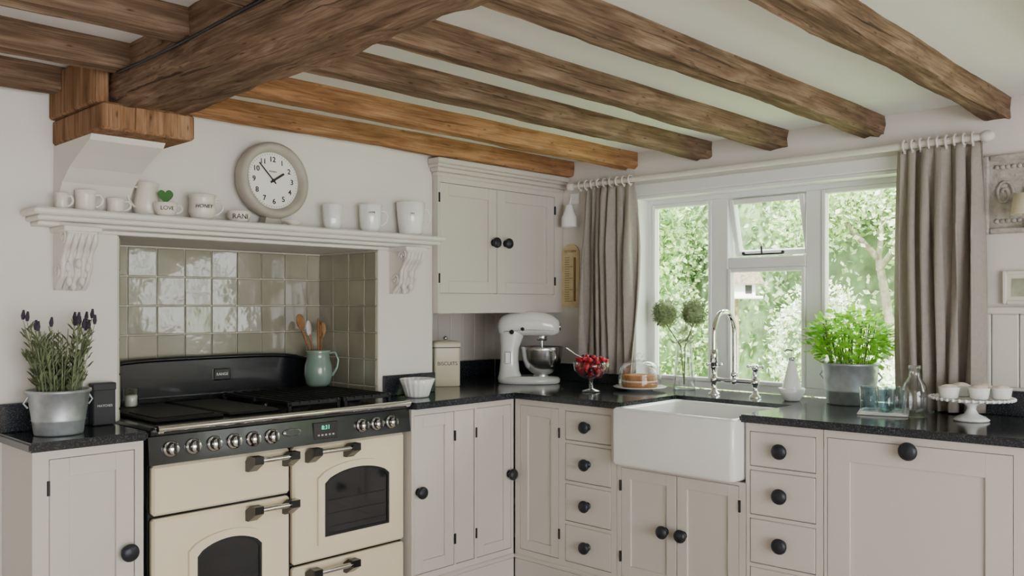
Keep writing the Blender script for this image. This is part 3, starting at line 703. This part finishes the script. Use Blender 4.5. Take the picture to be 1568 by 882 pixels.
b.cyl(.013,.165,.18,M_steel,seg=16,b=.002); b.cyl(.004,.18,.21,M_steel,seg=8); b.tube([(0,0,.208),(-.02,.012,.212),(-.03,.018,.205)],.005,M_steel,8); b.done()
b=bucket('potted_basil',3.46,1.435,.901,.110,.090,.165)
for s in(-1,1): b.tube([(0,s*.111,.13),(0,s*.126,.11),(0,s*.111,.095)],.004,M_galv,6)
for i in range(36):
    a=random.uniform(0,6.28); r=.08*math.sqrt(random.random()); k=random.uniform(.5,1)
    b.tube([(r*math.cos(a),r*math.sin(a),.14),(r*1.5*math.cos(a),r*1.5*math.sin(a),.14+.2*k)],.002,M_stem,5)
for i in range(600):
    v=Vector((random.gauss(0,1),random.gauss(0,1),random.gauss(0,.8))).normalized()*random.uniform(.35,1)**.5*random.uniform(.85,1.12)
    q=Vector((v.x*.115,v.y*.165,.255+v.z*.13))
    if q.z<.155: q.z=.155+random.random()*.05
    d=Vector((v.x*.7+random.gauss(0,.5),v.y+random.gauss(0,.5),.25+random.gauss(0,.4))); L=random.uniform(.03,.05)
    if q.x>.10: q.x=.10; d.x=-abs(d.x)
    leaf(b,q,d,L,L*.6,M_basil)
b.done()
b=B('tray_cloth')
b.M=T(3.235,1.22,.901)@RZ(18); b.box(-.085,.085,-.085,.085,0,.006,M_cloth,.003); b.box(-.07,.08,-.07,.075,.006,.010,M_cloth,.002); b.done()
for (x,y) in((3.215,1.265),(3.255,1.19),(3.18,1.19)):
    b=B('glass_tumbler'); b.M=T(x,y,.912); vessel(b,[(.026,0),(.030,.01),(.034,.085)],M_bglass,.003,24,.02,12); b.done()
b=B('glass_bottle'); b.M=T(3.22,1.105,.901); vessel(b,[(.040,0),(.043,.006),(.043,.09),(.036,.115),(.020,.14),(.017,.165),(.021,.17),(.021,.18)],M_glass,.003); b.done()
b=B('cake_stand'); b.M=T(3.24,.925,.901)
b.lathe([(.001,.0),(.055,0),(.057,.005),(.045,.014),(.022,.024),(.014,.04),(.017,.052),(.035,.064),(.118,.070),(.128,.074),(.131,.080),(.124,.080),(.112,.075),(.001,.075)],M_porc,seg=48)
for i in range(40):
    a=2*math.pi*i/40; b.sph((.130*math.cos(a),.130*math.sin(a),.077),.006,M_porc,8,6)
b.done()
for (x,y) in((-.055,.055),(-.02,-.03),(.03,-.085),(.055,.05),(.065,-.02)):
    b=B('porcelain_ramekin'); b.M=T(3.24+x,.925+y,.978); vessel(b,[(.024,0),(.028,.004),(.033,.036),(.035,.038)],M_porc,.003,40,.02,20)
    b.sph((0,0,.032),(.031,.031,.016),M_jam,20,8); b.done()
b=B('carved_wall_panel'); b.M=T(3.4985,.955,1.555)@RZ(-90)
w,h=.33,.285
b.box(0,w,-.015,0,0,h,M_frame,.004)
for (x0_,x1_,z0_,z1_) in((0,.022,0,h),(w-.022,w,0,h),(.022,w-.022,0,.022),(.022,w-.022,h-.022,h)): b.box(x0_,x1_,-.030,-.014,z0_,z1_,M_frame,.006)
for i in range(14):
    t=i/13
    for zz in(.045,h-.045): b.sph((.045+t*(w-.09),-.016,zz),(.010,.007,.009),M_frame,8,6)
for sx in(.07,.16,.25):
    pts=[(sx+.03*math.cos(a)*(1-a/12),-.018,h/2+.05*math.sin(a)*(1-a/12)) for a in np.linspace(0,9,26)]
    b.tube(pts,.006,M_frame,6)
b.done()
b=B('wall_sconce'); b.M=T(3.465,.80,1.60)@RZ(-90)
b.lathe([(.001,-.03),(.02,-.03),(.02,-.025),(.006,-.015),(.006,0)],M_steel); b.tube([(0,.005,-.01),(0,-.03,-.03),(0,-.06,-.01),(0,-.06,.01)],.005,M_steel,8)
b.lathe([(.046,.012),(.036,.085),(.034,.085),(.044,.012)],M_shade,(0,-.06,0),32); b.cyl(.01,.0,.03,M_cup,(0,-.06,0),12); b.done()
b=B('framed_print'); b.M=T(3.4985,.892,1.30)@RZ(-90)
for (x0_,x1_,z0_,z1_) in((0,.014,0,.12),(.156,.17,0,.12),(.014,.156,0,.014),(.014,.156,.106,.12)): b.box(x0_,x1_,-.02,-.001,z0_,z1_,M_trim,.003)
b.box(.014,.156,-.014,-.001,.014,.106,M_cup); b.box(.03,.14,-.0155,-.0135,.028,.092,M_mat); b.done()
b=B('enamel_sign'); b.M=T(3.4985,2.985,1.285)@RZ(-90)
sg=[(0,0),(.115,0),(.115,.28)]+[(.0575+.0575*math.cos(a),.28+.05*math.sin(a)) for a in np.linspace(0,math.pi,12)]+[(0,.28)]
b.prism(sg,-.008,-.001,M_sign,'y')
for k in range(20): b.box(.02,.05 if k%5 else .075,-.0092,-.0078,.03+k*.012,.033+k*.012,M_signd)
b.box(.08,.095,-.010,-.0078,.03,.26,M_signd,.001); b.text('KITCHEN',.018,M_signd,T(.0575,-.0085,.292)@RX(90)); b.done()
b=B('wall_light'); b.M=T(3.45,2.90,1.70); b.lathe([(.042,0),(.040,.05),(.026,.08),(.02,.11),(.012,.12),(.001,.122)],M_porc); b.lathe([(.042,0),(.038,.003),(.001,.06)],M_porc); b.tube([(0,0,.115),(.01,0,.15),(.048,0,.15)],.005,M_porc,8); b.box(.040,.049,-.03,.03,.12,.18,M_porc,.003); b.done()
# ---------------------------------------------------------------- garden
b=B('garden_lawn'); b.box(3.75,24,-12,22,-.35,-.3,M_lawn); b.done()
def foliage(name,blobs,core=True,trunk=None):
    b=B(name)
    if trunk:
        for pts,rd in trunk: b.tube(pts,rd,M_bark,8)
    if core:
        for c,r,n,s,w in blobs: b.sph(c,(r[0]*.82,r[1]*.82,r[2]*.82),M_hedge,18,12)
    V=[];F=[];MI=[]; ids=[b.m(m_) for m_ in (M_leafA,M_leafB,M_leafC,M_leafW)]
    o=len(b.v)
    for c,r,n,s,w in blobs:
        d=np.random.normal(size=(n,3)); d/=np.linalg.norm(d,axis=1)[:,None]
        lump=1+.14*np.sin(d[:,:1]*9+c[1])*np.sin(d[:,1:2]*8)*np.sin(d[:,2:]*10+c[1]*3)
        rad=np.random.uniform(.80 if core else .2,1.08,(n,1))*lump; P=np.array(c)+d*rad*np.array(r)
        a=np.random.normal(size=(n,3))+d*.4; a/=np.linalg.norm(a,axis=1)[:,None]
        q=np.cross(a,np.random.normal(size=(n,3))); q/=np.linalg.norm(q,axis=1)[:,None]
        L=s*np.random.uniform(.5,1.3,(n,1))
        v=np.stack([P,P+a*L*.5+q*L*.3,P+a*L,P+a*L*.5-q*L*.3],1).reshape(-1,3)
        base_=o+len(V); V.extend(map(tuple,v.tolist())); F.extend([(base_+4*i,base_+4*i+1,base_+4*i+2,base_+4*i+3) for i in range(n)])
        w=np.array(list(w)+[0]*(4-len(w)),dtype=float); MI.extend(np.random.choice(ids,n,p=w/w.sum()).tolist())
    b.v+=V; b.f+=F; b.mi+=MI; b.sm+=[False]*len(F); return b.done(False)
A=(.5,.3,.2);Pp=(.3,.5,.06,.14);Dk=(.45,.1,.45);Wh=(.15,.45,.0,.4)
foliage('garden_hedge',[((9.5+.5*math.sin(y*5),y,1.5+.4*math.sin(y*2)),(1.2,1.1,2.6),9000,.075,(Pp if int(y*2)%3 else A) if 2.0<y<5.6 else A) for y in np.arange(-8,12,1.15)])
foliage('garden_tree',[((7.7,5.5,1.9),(.6,.7,.7),6000,.06,Dk),((7.4,5.0,1.0),(.5,.5,.5),3000,.05,A)],True,[([(7.7,5.5,-.32),(7.7,5.45,.6),(7.75,5.5,1.6)],[.10,.08,.06])])
foliage('climbing_ivy',[((4.55,3.08,1.66),(.10,.14,.34),1100,.05,(.6,.1,.3)),((4.6,3.16,1.25),(.08,.09,.22),300,.05,(.6,.1,.3))],False,[([(4.6,3.18,-.32),(4.6,3.17,.8),(4.56,3.12,1.9)],[.02,.015,.008])])
foliage('garden_shrub',[((6.3,2.35,.30),(.5,.55,.55),4500,.05,Wh)])
foliage('garden_shrub',[((6.8,4.0,.1),(.5,.6,.5),4000,.05,Pp)])
foliage('garden_shrub',[((7.0,3.15,.9),(.35,.4,.55),3600,.045,Wh)])
foliage('apple_tree',[((7.9,2.9,2.3),(.6,.6,.4),2600,.06,Pp),((7.7,3.5,2.1),(.45,.45,.35),1500,.06,A),((7.7,2.4,1.9),(.45,.45,.4),1600,.06,Pp)],False,[([(7.9,2.95,-.32),(7.95,2.9,.9),(7.85,3.0,1.7)],[.06,.05,.035]),([(7.85,3.0,1.7),(7.7,3.3,2.1),(7.6,3.6,2.3)],[.03,.02,.01]),([(7.85,3.0,1.6),(7.8,2.7,2.0),(7.7,2.3,2.2)],[.03,.02,.01]),([(7.85,3.0,1.7),(7.9,2.95,2.5)],[.03,.015])])
b=B('thatched_bird_house'); b.M=T(5.2,2.93,1.335)@RZ(-40)
b.box(-.15,.15,-.11,.11,0,.02,M_win,.004); b.box(-.11,.11,-.08,.08,.02,.13,M_win,.004)
for x in(-.06,.06): b.box(x-.022,x+.022,-.085,-.078,.035,.09,M_ink)
b.prism([(-.16,.10),(.16,.10),(.12,.16),(0,.22),(-.12,.16)],-.12,.12,M_thatch,'y'); b.cyl(.025,-1.635,0,M_thatch,seg=12); b.done()
# ---------------------------------------------------------------- lights
def sun(name,d,strength,angle,col=(1,1,1)):
    L=bpy.data.lights.new(name,'SUN'); L.energy=strength; L.angle=R(angle); L.color=col
    o=bpy.data.objects.new(name,L); o.rotation_euler=Vector(d).to_track_quat('-Z','Y').to_euler(); scene.collection.objects.link(o)
sun('sun_sky_glow',(-1,-.05,-.50),9.0,70,(.97,.985,1))
sun('sun_garden',(.6,.35,-.9),30.0,6,(1,.985,.95))
def area(name,loc,d,sx,sy,e,col=(1,1,1)):
    L=bpy.data.lights.new(name,'AREA'); L.shape='RECTANGLE'; L.size=sx; L.size_y=sy; L.energy=e; L.color=col
    o=bpy.data.objects.new(name,L); o.location=loc; o.rotation_euler=Vector(d).to_track_quat('-Z','Y').to_euler(); scene.collection.objects.link(o)
area('south_fill_light',(.2,-2.75,1.1),(0,1,0),3.1,1.65,92,(.97,.985,1))  # added fill light behind the camera, outside the added south opening
area('overhead_fill_light',(-.9,-.6,1.93),(.1,.1,-1),1.2,1.2,12,(1,.99,.97))  # added overhead fill behind the camera, no fitting modelled
w=bpy.data.worlds.new('World'); scene.world=w; w.use_nodes=True
bg=w.node_tree.nodes['Background']; bg.inputs[0].default_value=(.95,.975,1,1); bg.inputs[1].default_value=7.0
# ---------------------------------------------------------------- camera
cam=bpy.data.cameras.new('Camera'); co=bpy.data.objects.new('Camera',cam); scene.collection.objects.link(co)
co.location=(0,0,1.30); co.rotation_euler=(R(90),0,R(-46.17)); cam.sensor_width=36; cam.lens=30.51; cam.shift_y=.0159; cam.clip_start=.05
scene.camera=co
